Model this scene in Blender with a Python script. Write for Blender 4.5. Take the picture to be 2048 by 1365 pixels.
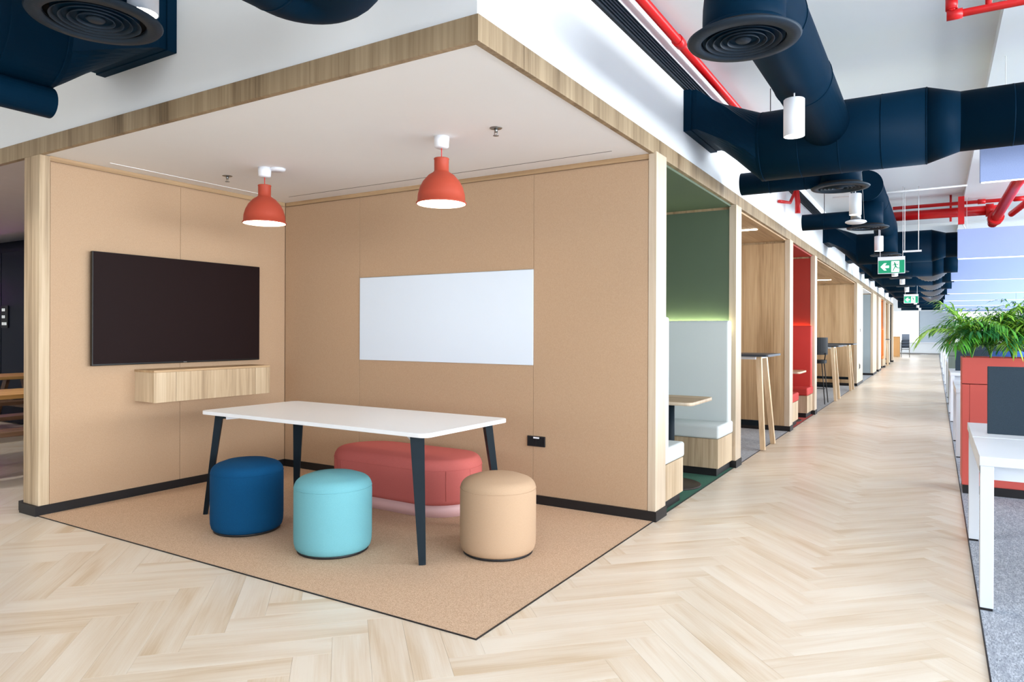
import bpy, bmesh, math, random
from mathutils import Vector, Matrix
random.seed(7)
for o in list(bpy.data.objects): bpy.data.objects.remove(o)
S = bpy.context.scene
COL = S.collection
PI = math.pi

# ------------------------------------------------------------------ camera
FPX, Y0, ROLL, CAMH = 1391.8, 664.0, math.radians(0.2), 1.33
YAW = math.atan2(847, 1391.8)
Fv = Vector((-math.sin(YAW), math.cos(YAW), 0)); R0 = Vector((math.cos(YAW), math.sin(YAW), 0)); U0 = Vector((0, 0, 1))
Rv = math.cos(ROLL)*R0 + math.sin(ROLL)*U0; Uv = -math.sin(ROLL)*R0 + math.cos(ROLL)*U0
cd = bpy.data.cameras.new('camera'); cam = bpy.data.objects.new('camera', cd); COL.objects.link(cam)
cd.sensor_width = 36; cd.lens = FPX/2048*36; cd.shift_y = (Y0-682.5)/2048; cd.clip_end = 200; cd.clip_start = .05
m = Matrix((( Rv.x, Uv.x, -Fv.x, 0), (Rv.y, Uv.y, -Fv.y, 0), (Rv.z, Uv.z, -Fv.z, CAMH), (0, 0, 0, 1)))
cam.matrix_world = m; S.camera = cam

# ------------------------------------------------------------------ world and exposure
w = bpy.data.worlds.new('daylight'); S.world = w; w.use_nodes = True
bg = w.node_tree.nodes['Background']; bg.inputs[0].default_value = (.86, .93, 1, 1); bg.inputs[1].default_value = 2.6
S.view_settings.view_transform = 'Standard'; S.view_settings.look = 'None'; S.view_settings.gamma = 1
S.view_settings.use_curve_mapping = False; S.view_settings.exposure = 0.08

def area(name, loc, rot, sx, sy, power, col=(1, 1, 1)):
    l = bpy.data.lights.new(name, 'AREA'); l.shape = 'RECTANGLE'; l.size = sx; l.size_y = sy; l.energy = power; l.color = col
    o = bpy.data.objects.new(name, l); COL.objects.link(o); o.location = loc; o.rotation_euler = rot
    return o
# daylight entering through the long window band on the right side and the one behind the camera
area('window_daylight', (8.85, 16, 1.95), (0, PI/2, 0), 2.1, 44, 5600, (.86, .94, 1))
area('window_daylight', (-1.5, -7.85, 1.95), (PI/2, 0, 0), 14, 2.1, 45, (.86, .94, 1))

area('window_daylight', (-5.8, 43.8, 1.75), (0, -PI/2, 0), 1.9, 11, 330, (.93, .97, 1))

# ------------------------------------------------------------------ materials
def lin(c):
    return tuple(((v/255/12.92) if v/255 <= .04045 else ((v/255+.055)/1.055)**2.4) for v in c)+(1,)
MATS = {}
def nodes(name):
    mt = bpy.data.materials.new(name); mt.use_nodes = True
    nt = mt.node_tree; return mt, nt, nt.nodes['Principled BSDF']
def plain(name, c, rough=.6, metal=0, spec=.4, var=0.03, vscale=6, bump=0, bscale=300):
    if name in MATS: return MATS[name]
    mt, nt, b = nodes(name); N = nt.nodes.new; L = nt.links.new
    tc = N('ShaderNodeTexCoord'); nz = N('ShaderNodeTexNoise'); nz.inputs['Scale'].default_value = vscale; nz.inputs['Detail'].default_value = 3
    L(tc.outputs['Object'], nz.inputs['Vector'])
    mx = N('ShaderNodeMix'); mx.data_type = 'RGBA'; c4 = lin(c)
    mx.inputs['A'].default_value = tuple(min(1, v*(1-var)) for v in c4[:3])+(1,); mx.inputs['B'].default_value = tuple(min(1, v*(1+var)) for v in c4[:3])+(1,)
    L(nz.outputs['Fac'], mx.inputs['Factor']); L(mx.outputs['Result'], b.inputs['Base Color'])
    b.inputs['Roughness'].default_value = rough; b.inputs['Metallic'].default_value = metal; b.inputs['Specular IOR Level'].default_value = spec
    if bump:
        n2 = N('ShaderNodeTexNoise'); n2.inputs['Scale'].default_value = bscale; n2.inputs['Detail'].default_value = 2; L(tc.outputs['Object'], n2.inputs['Vector'])
        bp = N('ShaderNodeBump'); bp.inputs['Strength'].default_value = bump; bp.inputs['Distance'].default_value = .002
        L(n2.outputs['Fac'], bp.inputs['Height']); L(bp.outputs['Normal'], b.inputs['Normal'])
    MATS[name] = mt; return mt
def emis(name, c, s):
    if name in MATS: return MATS[name]
    mt, nt, b = nodes(name); b.inputs['Base Color'].default_value = lin(c); b.inputs['Emission Color'].default_value = lin(c); b.inputs['Emission Strength'].default_value = s
    MATS[name] = mt; return mt
def speckle(name, c1, c2, scale, rough=.95, stretch=(1, 1, 1), c3=None, scale2=8, bump=.4):
    """carpet, woven cloth: two yarn colours mixed by fine noise"""
    mt, nt, b = nodes(name); N = nt.nodes.new; L = nt.links.new
    tc = N('ShaderNodeTexCoord'); mp = N('ShaderNodeMapping'); mp.inputs['Scale'].default_value = stretch; L(tc.outputs['Object'], mp.inputs['Vector'])
    nz = N('ShaderNodeTexNoise'); nz.inputs['Scale'].default_value = scale; nz.inputs['Detail'].default_value = 4; nz.inputs['Roughness'].default_value = .7; L(mp.outputs['Vector'], nz.inputs['Vector'])
    rp = N('ShaderNodeValToRGB'); rp.color_ramp.elements[0].position = .32; rp.color_ramp.elements[1].position = .68
    rp.color_ramp.elements[0].color = lin(c1); rp.color_ramp.elements[1].color = lin(c2); L(nz.outputs['Fac'], rp.inputs['Fac'])
    out = rp.outputs['Color']
    if c3:
        n2 = N('ShaderNodeTexNoise'); n2.inputs['Scale'].default_value = scale2; n2.inputs['Detail'].default_value = 5; L(mp.outputs['Vector'], n2.inputs['Vector'])
        r2 = N('ShaderNodeValToRGB'); r2.color_ramp.elements[0].position = .45; r2.color_ramp.elements[1].position = .6; L(n2.outputs['Fac'], r2.inputs['Fac'])
        mx = N('ShaderNodeMix'); mx.data_type = 'RGBA'; L(r2.outputs['Color'], mx.inputs['Factor']); L(out, mx.inputs['A']); mx.inputs['B'].default_value = lin(c3)
        mx2 = N('ShaderNodeMix'); mx2.data_type = 'RGBA'; mx2.inputs['Factor'].default_value = .5; L(out, mx2.inputs['A']); L(mx.outputs['Result'], mx2.inputs['B']); out = mx2.outputs['Result']
    L(out, b.inputs['Base Color']); b.inputs['Roughness'].default_value = rough; b.inputs['Specular IOR Level'].default_value = .15
    if bump:
        bp = N('ShaderNodeBump'); bp.inputs['Strength'].default_value = bump; bp.inputs['Distance'].default_value = .003; L(nz.outputs['Fac'], bp.inputs['Height']); L(bp.outputs['Normal'], b.inputs['Normal'])
    MATS[name] = mt; return mt
def wood(name, dark, mid, light, axis='z', rough=.5, broad=5, fine=45):
    """oak: streaks stretched along the grain axis"""
    mt, nt, b = nodes(name); N = nt.nodes.new; L = nt.links.new
    tc = N('ShaderNodeTexCoord'); oi = N('ShaderNodeObjectInfo'); ad = N('ShaderNodeVectorMath'); ad.operation = 'ADD'
    mu = N('ShaderNodeMath'); mu.operation = 'MULTIPLY'; mu.inputs[1].default_value = 37; L(oi.outputs['Random'], mu.inputs[0])
    L(tc.outputs['Object'], ad.inputs[0]); L(mu.outputs[0], ad.inputs[1])
    def ns(sc, st, det):
        mp = N('ShaderNodeMapping'); s = [sc]*3; s['xyz'.index(axis)] = sc*st; mp.inputs['Scale'].default_value = s
        L(ad.outputs[0], mp.inputs['Vector']); z = N('ShaderNodeTexNoise'); z.inputs['Scale'].default_value = 1; z.inputs['Detail'].default_value = det; z.inputs['Roughness'].default_value = .6
        z.inputs['Distortion'].default_value = .3
        L(mp.outputs['Vector'], z.inputs['Vector']); return z
    a = ns(broad, .05, 2); c = ns(fine, .03, 4)
    mx = N('ShaderNodeMath'); mx.operation = 'MULTIPLY_ADD'; mx.inputs[1].default_value = .45; L(c.outputs['Fac'], mx.inputs[0])
    m2 = N('ShaderNodeMath'); m2.operation = 'MULTIPLY'; m2.inputs[1].default_value = .6; L(a.outputs['Fac'], m2.inputs[0]); L(m2.outputs[0], mx.inputs[2])
    rp = N('ShaderNodeValToRGB'); e = rp.color_ramp.elements; e[0].position = .36; e[0].color = lin(dark); e[1].position = .68; e[1].color = lin(light)
    k = e.new(.5); k.color = lin(mid); L(mx.outputs[0], rp.inputs['Fac']); L(rp.outputs['Color'], b.inputs['Base Color'])
    b.inputs['Roughness'].default_value = rough; b.inputs['Specular IOR Level'].default_value = .35
    MATS[name] = mt; return mt
def plank_mat():
    mt, nt, b = nodes('pale_oak_plank'); N = nt.nodes.new; L = nt.links.new
    uv = N('ShaderNodeUVMap'); uv.uv_map = 'grain'; at = N('ShaderNodeAttribute'); at.attribute_name = 'prand'; oi = N('ShaderNodeObjectInfo')
    sm = N('ShaderNodeMath'); sm.operation = 'ADD'; L(at.outputs['Fac'], sm.inputs[0]); L(oi.outputs['Random'], sm.inputs[1])
    fr = N('ShaderNodeMath'); fr.operation = 'FRACT'; L(sm.outputs[0], fr.inputs[0])
    cx = N('ShaderNodeCombineXYZ'); ml = N('ShaderNodeMath'); ml.operation = 'MULTIPLY'; ml.inputs[1].default_value = 53; L(fr.outputs[0], ml.inputs[0]); L(ml.outputs[0], cx.inputs['Z'])
    L(ml.outputs[0], cx.inputs['X'])
    ad = N('ShaderNodeVectorMath'); L(uv.outputs['UV'], ad.inputs[0]); L(cx.outputs[0], ad.inputs[1])
    def ns(sx, sy, det):
        mp = N('ShaderNodeMapping'); mp.inputs['Scale'].default_value = (sx, sy, 1); L(ad.outputs[0], mp.inputs['Vector'])
        z = N('ShaderNodeTexNoise'); z.inputs['Scale'].default_value = 1; z.inputs['Detail'].default_value = det; z.inputs['Distortion'].default_value = .6; L(mp.outputs[0], z.inputs['Vector']); return z
    a = ns(1.2, 9, 2); c = ns(4, 120, 4)
    f1 = N('ShaderNodeMath'); f1.operation = 'MULTIPLY_ADD'; f1.inputs[1].default_value = .28; L(c.outputs['Fac'], f1.inputs[0])
    f2 = N('ShaderNodeMath'); f2.operation = 'MULTIPLY_ADD'; f2.inputs[1].default_value = .62; f2.inputs[2].default_value = 0; L(a.outputs['Fac'], f2.inputs[0]); L(f2.outputs[0], f1.inputs[2])
    f3 = N('ShaderNodeMath'); f3.operation = 'MULTIPLY_ADD'; f3.inputs[1].default_value = .12; L(fr.outputs[0], f3.inputs[0]); L(f1.outputs[0], f3.inputs[2])
    rp = N('ShaderNodeValToRGB'); e = rp.color_ramp.elements; e[0].position = .33; e[0].color = lin((208, 184, 154)); e[1].position = .62; e[1].color = lin((230, 217, 200))
    k = e.new(.46); k.color = lin((221, 203, 181)); L(f3.outputs[0], rp.inputs['Fac']); L(rp.outputs['Color'], b.inputs['Base Color'])
    b.inputs['Roughness'].default_value = .3; b.inputs['Specular IOR Level'].default_value = .45
    MATS['plank'] = mt; return mt

M = {}
M['plank'] = plank_mat()
M['white_paint'] = plain('white_paint', (244, 246, 248), .7, var=.01)
M['ceil_white'] = plain('ceiling_white', (234, 238, 240), .8, var=.01, bump=.05, bscale=40)
M['nook_ceil'] = plain('nook_ceiling_white', (242, 242, 242), .75, var=.01)
M['oak'] = wood('oak_veneer', (148, 124, 96), (188, 163, 132), (212, 190, 160))
M['oak_fascia'] = wood('oak_fascia', (104, 84, 60), (146, 124, 96), (172, 150, 120))
M['oak_x'] = wood('oak_veneer_x', (150, 118, 84), (178, 146, 110), (200, 170, 132), 'x')
M['oak_y'] = wood('oak_veneer_y', (150, 118, 84), (178, 146, 110), (200, 170, 132), 'y')
M['oak_honey'] = wood('honey_oak_panel', (158, 126, 90), (190, 158, 120), (210, 180, 142))
M['oak_pale'] = wood('pale_oak_edge', (182, 160, 134), (198, 178, 154), (210, 192, 170))
M['oak_dark'] = wood('dark_timber', (72, 48, 34), (104, 74, 54), (130, 98, 74), 'x')
M['leg_ash'] = wood('ash_leg', (206, 172, 132), (224, 194, 156), (234, 208, 174), 'z', broad=9)
M['tan_panel'] = speckle('tan_fabric_panel', (178, 147, 118), (190, 160, 131), 240, .9, (1, 1, .5), bump=.12)
M['tan_carpet'] = speckle('tan_carpet', (176, 142, 113), (224, 194, 166), 170, bump=.5)
M['grey_carpet'] = speckle('grey_carpet', (104, 110, 120), (206, 212, 222), 130, stretch=(1.5, .45, 1), c3=(140, 146, 158), scale2=22, bump=.4)
M['booth_grey'] = speckle('booth_grey_carpet', (116, 119, 124), (200, 203, 208), 110, stretch=(.5, 1.6, 1), bump=.4)
M['green_carpet'] = speckle('green_carpet', (52, 92, 76), (84, 124, 106), 200)
M['red_carpet'] = speckle('red_carpet', (150, 62, 56), (188, 92, 84), 200)
M['black'] = plain('black_trim', (24, 22, 24), .5)
M['tv'] = plain('tv_screen', (33, 22, 22), .5, spec=.06, var=.005)
M['tv_edge'] = plain('tv_edge', (16, 16, 16), .4)
M['board'] = plain('whiteboard', (222, 232, 244), .25, var=.005)
M['steel'] = plain('brushed_steel', (150, 150, 148), .3, metal=1)
M['white_lam'] = plain('white_laminate', (238, 238, 240), .35, var=.005)
M['desk_white'] = plain('desk_white', (220, 224, 230), .4, var=.005)
M['white_metal'] = plain('white_metal', (232, 234, 240), .4, var=.01)
M['leg_navy'] = plain('charcoal_metal', (22, 32, 39), .5, spec=.12)
M['navy'] = plain('navy_duct', (4, 32, 51), .5, spec=.035, var=.08, vscale=3)
M['navy_dark'] = plain('navy_grille', (34, 46, 58), .5, spec=.15)
M['grille_gap'] = plain('grille_throat', (8, 11, 15), .8)
M['red_pipe'] = plain('red_pipe', (206, 18, 22), .35, spec=.5)
M['lilac'] = speckle('lilac_felt', (158, 174, 220), (172, 188, 230), 160, .95, bump=.1)
M['shade'] = plain('terracotta_rubber', (172, 66, 44), .6, var=.02)
M['shade_in'] = plain('lamp_inside', (250, 246, 238), .6)
M['glow'] = emis('lamp_glow', (255, 236, 205), 14)
M['glow_w'] = emis('downlight_glow', (255, 244, 226), 22)
M['glow_strip'] = emis('led_strip', (255, 244, 224), 22)
M['glow_line'] = emis('baffle_led', (255, 255, 255), 2.0)
M['glow_green'] = emis('led_green_booth', (250, 255, 205), 55)
M['glow_red'] = emis('led_red_booth', (255, 170, 110), 30)
M['glow_purple'] = emis('led_purple', (190, 30, 210), 60)
M['blue_fab'] = speckle('blue_wool', (4, 56, 92), (10, 74, 116), 420, .9, bump=.15)
M['teal_fab'] = speckle('aqua_wool', (102, 160, 168), (116, 173, 181), 420, .9, bump=.15)
M['sand_fab'] = speckle('sand_wool', (176, 146, 118), (188, 158, 130), 420, .9, bump=.15)
M['coral_fab'] = speckle('coral_wool', (190, 98, 93), (206, 112, 105), 420, .9, bump=.15)
M['pink_plinth'] = plain('pink_plinth', (226, 182, 180), .5)
M['green_paint'] = plain('sage_green_paint', (86, 99, 79), .6, var=.02)
M['red_paint'] = plain('red_paint', (150, 44, 30), .6, var=.02)
M['orange_paint'] = plain('orange_paint', (208, 118, 44), .6, var=.02)
M['concrete'] = plain('grey_plaster', (150, 162, 168), .5, var=.12, vscale=1.5)
M['glass_grey'] = plain('grey_laminate', (128, 126, 124), .4)
M['white_fab'] = plain('white_leather', (208, 212, 210), .5, var=.015, bump=.05, bscale=120)
M['red_fab'] = plain('red_leather', (190, 54, 46), .55, var=.03, bump=.05, bscale=120)
M['orange_fab'] = plain('orange_leather', (226, 130, 60), .55)
M['planter_red'] = plain('planter_red', (206, 88, 78), .5, var=.02)
M['planter_sage'] = plain('planter_sage', (120, 132, 122), .5)
M['screen'] = speckle('charcoal_screen', (44, 55, 64), (54, 66, 76), 300, .9, bump=.1)
M['soil'] = plain('soil', (38, 30, 24), .95, bump=.5, bscale=60)
M['leaf'] = plain('leaf_green', (90, 168, 56), .45, var=.45, vscale=9)
M['leaf2'] = plain('leaf_light', (168, 220, 76), .45, var=.35, vscale=9)
M['leaf3'] = plain('leaf_dark', (50, 124, 64), .45, var=.4, vscale=9)
M['stem'] = plain('stem_green', (96, 128, 52), .6)
M['orange'] = plain('orange_flower', (226, 110, 40), .6)
M['blue_chair'] = plain('blue_mesh', (52, 96, 176), .7)
M['dark_plastic'] = plain('dark_plastic', (26, 27, 30), .6, spec=.15)
M['sign_green'] = emis('sign_green', (0, 140, 98), .35)
M['sign_white'] = emis('sign_white', (245, 250, 248), .45)
M['foil'] = plain('foil_flex', (118, 120, 126), .4, metal=.6)
M['navy_cab'] = plain('navy_cabinet', (5, 10, 30), .35, spec=.1)
M['amber_top'] = wood('amber_timber', (166, 118, 62), (196, 146, 84), (214, 166, 104), 'x')
M['cable'] = plain('white_cable', (232, 232, 232), .5)
M['wall_left_ceiling'] = plain('left_room_ceiling', (236, 230, 236), .8)

def glass():
    mt, nt, b = nodes('clear_glass'); N = nt.nodes.new; L = nt.links.new
    tr = N('ShaderNodeBsdfTransparent'); gl = N('ShaderNodeBsdfGlossy'); gl.inputs['Roughness'].default_value = .03
    fr = N('ShaderNodeFresnel'); fr.inputs['IOR'].default_value = 1.45; mx = N('ShaderNodeMixShader')
    L(fr.outputs[0], mx.inputs[0]); L(tr.outputs[0], mx.inputs[1]); L(gl.outputs[0], mx.inputs[2]); L(mx.outputs[0], nt.nodes['Material Output'].inputs[0]); return mt
M['glass'] = glass()

# ------------------------------------------------------------------ geometry helpers
def nb(): return bmesh.new()
def box(bm, x0, x1, y0, y1, z0, z1, bev=0, seg=2):
    r = bmesh.ops.create_cube(bm, size=1); vs = r['verts']
    for v in vs: v.co = Vector((x0+(v.co.x+.5)*(x1-x0), y0+(v.co.y+.5)*(y1-y0), z0+(v.co.z+.5)*(z1-z0)))
    if bev:
        es = list({e for v in vs for e in v.link_edges})
        bmesh.ops.bevel(bm, geom=es, offset=bev, segments=seg, profile=.5, affect='EDGES')
    return bm
def bx(*a, bev=0, seg=2): return box(nb(), *a, bev=bev, seg=seg)
def lathe(bm, prof, n=32, c=(0, 0, 0)):
    rings = []
    for r, z in prof:
        if r < 1e-6: rings.append([bm.verts.new((c[0], c[1], c[2]+z))])
        else: rings.append([bm.verts.new((c[0]+r*math.cos(2*PI*i/n), c[1]+r*math.sin(2*PI*i/n), c[2]+z)) for i in range(n)])
    for a, b in zip(rings, rings[1:]):
        for i in range(n):
            j = (i+1) % n
            if len(a) == 1 and len(b) == 1: continue
            if len(a) == 1: f = (a[0], b[j], b[i])
            elif len(b) == 1: f = (a[i], a[j], b[0])
            else: f = (a[i], a[j], b[j], b[i])
            try: bm.faces.new(f).smooth = True
            except ValueError: pass
    return bm
def tube(bm, pts, r, n=12, cap=True, radii=None):
    pts = [Vector(p) for p in pts]; rings = []
    t0 = (pts[1]-pts[0]).normalized(); up = Vector((0, 0, 1)) if abs(t0.z) < .9 else Vector((1, 0, 0))
    a = t0.cross(up).normalized()
    for i, p in enumerate(pts):
        t = (pts[min(i+1, len(pts)-1)]-pts[max(i-1, 0)]).normalized()
        a = (a-t*a.dot(t)).normalized(); b = t.cross(a); rr = radii[i] if radii else r
        rings.append([bm.verts.new(p+(a*math.cos(2*PI*k/n)+b*math.sin(2*PI*k/n))*rr) for k in range(n)])
    for A, B in zip(rings, rings[1:]):
        for k in range(n): bm.faces.new((A[k], A[(k+1) % n], B[(k+1) % n], B[k])).smooth = True
    if cap: bm.faces.new(rings[0][::-1]); bm.faces.new(rings[-1])
    return bm
def prism(bm, poly, z0, z1, bev=0):
    lo = [bm.verts.new((x, y, z0)) for x, y in poly]; hi = [bm.verts.new((x, y, z1)) for x, y in poly]; n = len(poly)
    bm.faces.new(lo[::-1]); top = bm.faces.new(hi)
    for i in range(n): bm.faces.new((lo[i], lo[(i+1) % n], hi[(i+1) % n], hi[i]))
    return bm
def rrect(cx, cy, w, d, r, n=6):
    P = []
    for sx, sy, a0 in ((1, 1, 0), (-1, 1, 90), (-1, -1, 180), (1, -1, 270)):
        for k in range(n+1):
            a = math.radians(a0+90*k/n); P.append((cx+sx*(w/2-r)+r*math.cos(a), cy+sy*(d/2-r)+r*math.sin(a)))
    return P
def beam(bm, p, q, w, d, side=None):
    """rectangular bar from p to q; w across 'side', d the other way; w and d may be (start, end)"""
    p, q = Vector(p), Vector(q); t = (q-p).normalized(); s = Vector(side) if side else Vector((1, 0, 0))
    s = (s-t*s.dot(t)).normalized(); u = t.cross(s); W = w if isinstance(w, tuple) else (w, w); D = d if isinstance(d, tuple) else (d, d)
    A = [bm.verts.new(p+s*W[0]/2*a+u*D[0]/2*b) for a, b in ((-1, -1), (1, -1), (1, 1), (-1, 1))]
    B = [bm.verts.new(q+s*W[1]/2*a+u*D[1]/2*b) for a, b in ((-1, -1), (1, -1), (1, 1), (-1, 1))]
    bm.faces.new(A[::-1]); bm.faces.new(B)
    for i in range(4): bm.faces.new((A[i], A[(i+1) % 4], B[(i+1) % 4], B[i]))
    return bm
def obj(name, bm, mat, parent=None, label=None):
    bmesh.ops.recalc_face_normals(bm, faces=bm.faces[:])
    me = bpy.data.meshes.new(name); bm.to_mesh(me); bm.free()
    o = bpy.data.objects.new(name, me); COL.objects.link(o); me.materials.append(M[mat] if isinstance(mat, str) else mat)
    if parent: o.parent = parent
    if label: o['label'] = label
    return o
def tag(o, label, cat, group=None):
    o['label'] = label; o['category'] = cat
    if group: o['group'] = group
    return o
def thing(name, label, cat, loc=(0, 0, 0), rz=0, group=None):
    o = bpy.data.objects.new(name, None); o.empty_display_size = .1; COL.objects.link(o); o.location = loc; o.rotation_euler = (0, 0, rz)
    return tag(o, label, cat, group)
def struct(name, bm, mat, label=None):
    o = obj(name, bm, mat); o['kind'] = 'structure'
    if label: o['label'] = label
    return o
def smooth(o):
    for p in o.data.polygons: p.use_smooth = True
    return o
def copy_tree(o, parent=None, label=None):
    c = o.copy(); COL.objects.link(c)
    if parent: c.parent = parent
    for ch in [x for x in bpy.data.objects if x.parent == o]: copy_tree(ch, c)
    if label: c['label'] = label
    return c

# ------------------------------------------------------------------ key dimensions (metres, camera stands at 0,0)
XF = -1.69      # front plane of the booth row
YN = 2.487      # front edge of the meeting nook
ZC = 2.592       # nook ceiling
ZF0, ZF1 = 2.60, 2.706   # oak fascia
XL = -5.47      # nook left wall face
YB = 4.69       # nook back wall face
ZT = 3.52       # main ceiling
XR = .187       # edge of grey office carpet
YE = 50.5       # far window wall

# ------------------------------------------------------------------ floor with herringbone planks
fl = struct('floor', bx(-17, 9, -8, YE+.3, -.09, -.0125), plain('screed', (214, 196, 172), .8), 'pale oak herringbone floor of the corridor')
PL, PW, GAP = .77, .154, .0006
def plank_mesh(k):
    me_bm = nb(); r = bmesh.ops.create_cube(me_bm, size=1)
    for v in me_bm.verts: v.co = Vector((v.co.x*(PL-GAP), v.co.y*(PW-GAP), (v.co.z-.5)*.012))
    bmesh.ops.bevel(me_bm, geom=[e for e in me_bm.edges if all(v.co.z > -.001 for v in e.verts)], offset=.0003, segments=1, affect='EDGES')
    return me_bm
pm = plank_mesh(0)
uvl = pm.loops.layers.uv.new('grain')
for f in pm.faces:
    for l in f.loops: l[uvl].uv = (l.vert.co.x, l.vert.co.y)
pme = bpy.data.meshes.new('plank'); pm.to_mesh(pme); pme.materials.append(M['plank'])
def to_px(x, y):
    d = Vector((x, y, -CAMH)); z = d.dot(Fv)
    if z < .3: return None
    return (1024+FPX*d.dot(Rv)/z, Y0-FPX*d.dot(Uv)/z, z)
planks = []
c45 = math.sqrt(.5)
XP = -1.58      # a ridge of the zigzag
for i in range(-40, 420):
    for j in range(-12, 12):
        for kind in (0, 1):
            a0, b0 = i*PW+j*PL, i*PW-j*PL
            if kind == 0: a, b, ang = a0+PL/2, b0+PW/2, PI/4
            else: a, b, ang = a0+PW/2, b0+PW+PL/2, 3*PI/4
            # rotate by 45 degrees so the zigzag columns run along +Y
            x = (a-b)*c45+XP+.545*0; y = (a+b)*c45
            if y < -2 or y > YE or x > .9 or x < -9: continue
            hid = False
            if -5.4 < x-.4 and x+.4 < XF and YN < y-.4: hid = True
            if x-.42 > XR: hid = True
            if x < XF-.5 and y > YN+.45 and x > -5.3: hid = True
            if y > 5.6 and x < XF-.5: hid = True
            if hid: continue
            p = to_px(x, y)
            if p is None or not(-260 < p[0] < 2300 and 640 < p[1] < 1560):
                if not (y > -1 and y < 8 and x > -7): continue
                p = p or (0, 0, 50); vis = False
            else: vis = True
            planks.append((0 if vis else 1, p[2], x, y, ang))
planks.sort()
for k, (_, _, x, y, ang) in enumerate(planks[:290]):
    o = bpy.data.objects.new('plank', pme); COL.objects.link(o); o.location = (x, y, 0); o.rotation_euler = (0, 0, ang); o.parent = fl
rest = nb(); uvl = rest.loops.layers.uv.new('grain'); pr = rest.faces.layers.float.new('prand')
for (_, _, x, y, ang) in planks[290:]:
    ca, sa = math.cos(ang), math.sin(ang); rr = random.random(); q = []
    hx, hy = (PL-GAP)/2, (PW-GAP)/2
    for px, py in ((-hx, -hy), (hx, -hy), (hx, hy), (-hx, hy)): q.append((px, py))
    top = [rest.verts.new((x+px*ca-py*sa, y+px*sa+py*ca, 0)) for px, py in q]; bot = [rest.verts.new((v.co.x, v.co.y, -.012)) for v in top]
    fs = [(rest.faces.new(top), q)]+[(rest.faces.new((bot[i], bot[(i+1) % 4], top[(i+1) % 4], top[i])), [q[i], q[(i+1) % 4], q[(i+1) % 4], q[i]]) for i in range(4)]
    for f, qq in fs:
        f[pr] = rr
        for l, c in zip(f.loops, qq): l[uvl].uv = c
ro = bpy.data.meshes.new('planks'); rest.to_mesh(ro); ro.materials.append(M['plank'])
oo = bpy.data.objects.new('planks', ro); COL.objects.link(oo); oo.parent = fl; oo['kind'] = 'stuff'

# carpets (flush tiles set into the floor)
def carpet(name, x0, x1, y0, y1, mat, label, edges, h=.004, ew=.006):
    t = thing(name, label, 'carpet', ((x0+x1)/2, (y0+y1)/2, 0)); cx, cy = (x0+x1)/2, (y0+y1)/2
    obj('pile', bx(x0-cx, x1-cx, y0-cy, y1-cy, 0, h), mat, t)
    for e in edges:
        if e == 'r': b = bx(x1-cx, x1-cx+ew, y0-cy-ew, y1-cy, 0, h+.001)
        if e == 'f': b = bx(x0-cx, x1-cx, y0-cy-ew, y0-cy, 0, h+.001)
        if e == 'l': b = bx(x0-cx-ew, x0-cx, y0-cy, y1-cy, 0, h+.001)
        obj('edge_trim', b, 'black', t)
    return t
carpet('nook_carpet', XL, XF, YN, YB, 'tan_carpet', 'tan speckled carpet inset of the open meeting nook', 'rf')
carpet('booth_carpet', -3.6, XF, 4.9, 6.96, 'green_carpet', 'green carpet of the booth with white seats', 'r')
carpet('booth_carpet', -3.6, XF, 7.18, 9.93, 'booth_grey', 'grey carpet under the single high table beside the red booth', 'r')
carpet('booth_carpet', -3.6, XF, 10.16, 12.2, 'red_carpet', 'red carpet of the booth with red seats', 'r')
carpet('booth_carpet', -3.6, XF, 12.43, 19.3, 'booth_grey', 'grey carpet under the high tables with bar stool', 'r')
carpet('booth_carpet', -3.6, XF, 20.9, 24.5, 'booth_grey', 'grey carpet at the grey plaster recess', 'r')
carpet('office_carpet', XR, 8.93, -7.94, YE-.005, 'grey_carpet', 'grey textured office carpet under the white desks', 'l')

# ------------------------------------------------------------------ nook walls
wl = struct('wall_left', bx(-5.69, XL-.02, 2.56, 4.80, 0, 2.70), 'tan_panel', 'tan fabric panelled wall behind the television')
for a, b in ((2.562, 3.577), (3.5793, YB-.002)): obj('wall_panel', bx(XL-.02, XL, a, b, .07, 2.545, bev=.002, seg=1), 'tan_panel', wl)
obj('top_strip', bx(XL-.02, XL-.006, 2.56, YB, 2.556, ZC), 'oak_y', wl)
obj('end_post', bx(-5.69, XL, 2.489, 2.56, .07, ZF0-.012, bev=.002), 'oak', wl)
obj('side_post', bx(-5.765, -5.69, 2.524, 4.8, .07, ZF0+.05, bev=.002), 'oak', wl)
wb = struct('wall_back', bx(XL-.22, XF-.01, YB+.02, YB+.14, 0, 2.70), 'tan_panel', 'tan fabric panelled wall behind the whiteboard')
for a, b in ((XL, -4.4813), (-4.481, -2.6613), (-2.661, XF-.042)): obj('wall_panel', bx(a+.0012, b-.0008, YB, YB+.02, .07, 2.545, bev=.002, seg=1), 'tan_panel', wb)
obj('top_strip', bx(XL, XF-.04, YB+.006, YB+.02, 2.556, ZC), 'oak_x', wb)
obj('end_post', bx(XF-.04, XF+.018, YB-.002, 4.90, .07, ZF0, bev=.002), 'oak_pale', wb)
bl = struct('baseboard_left', bx(-5.70, XL+.008, 2.466, YB, 0, .07), 'black', 'black skirting under the television wall'); obj('return_piece', bx(-5.775, -5.70, 2.495, 2.6, 0, .07), 'black', bl)
struct('baseboard_back', bx(XL+.008, XF+.026, YB-.012, 4.905, 0, .07), 'black', 'black skirting under the whiteboard wall')
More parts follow.
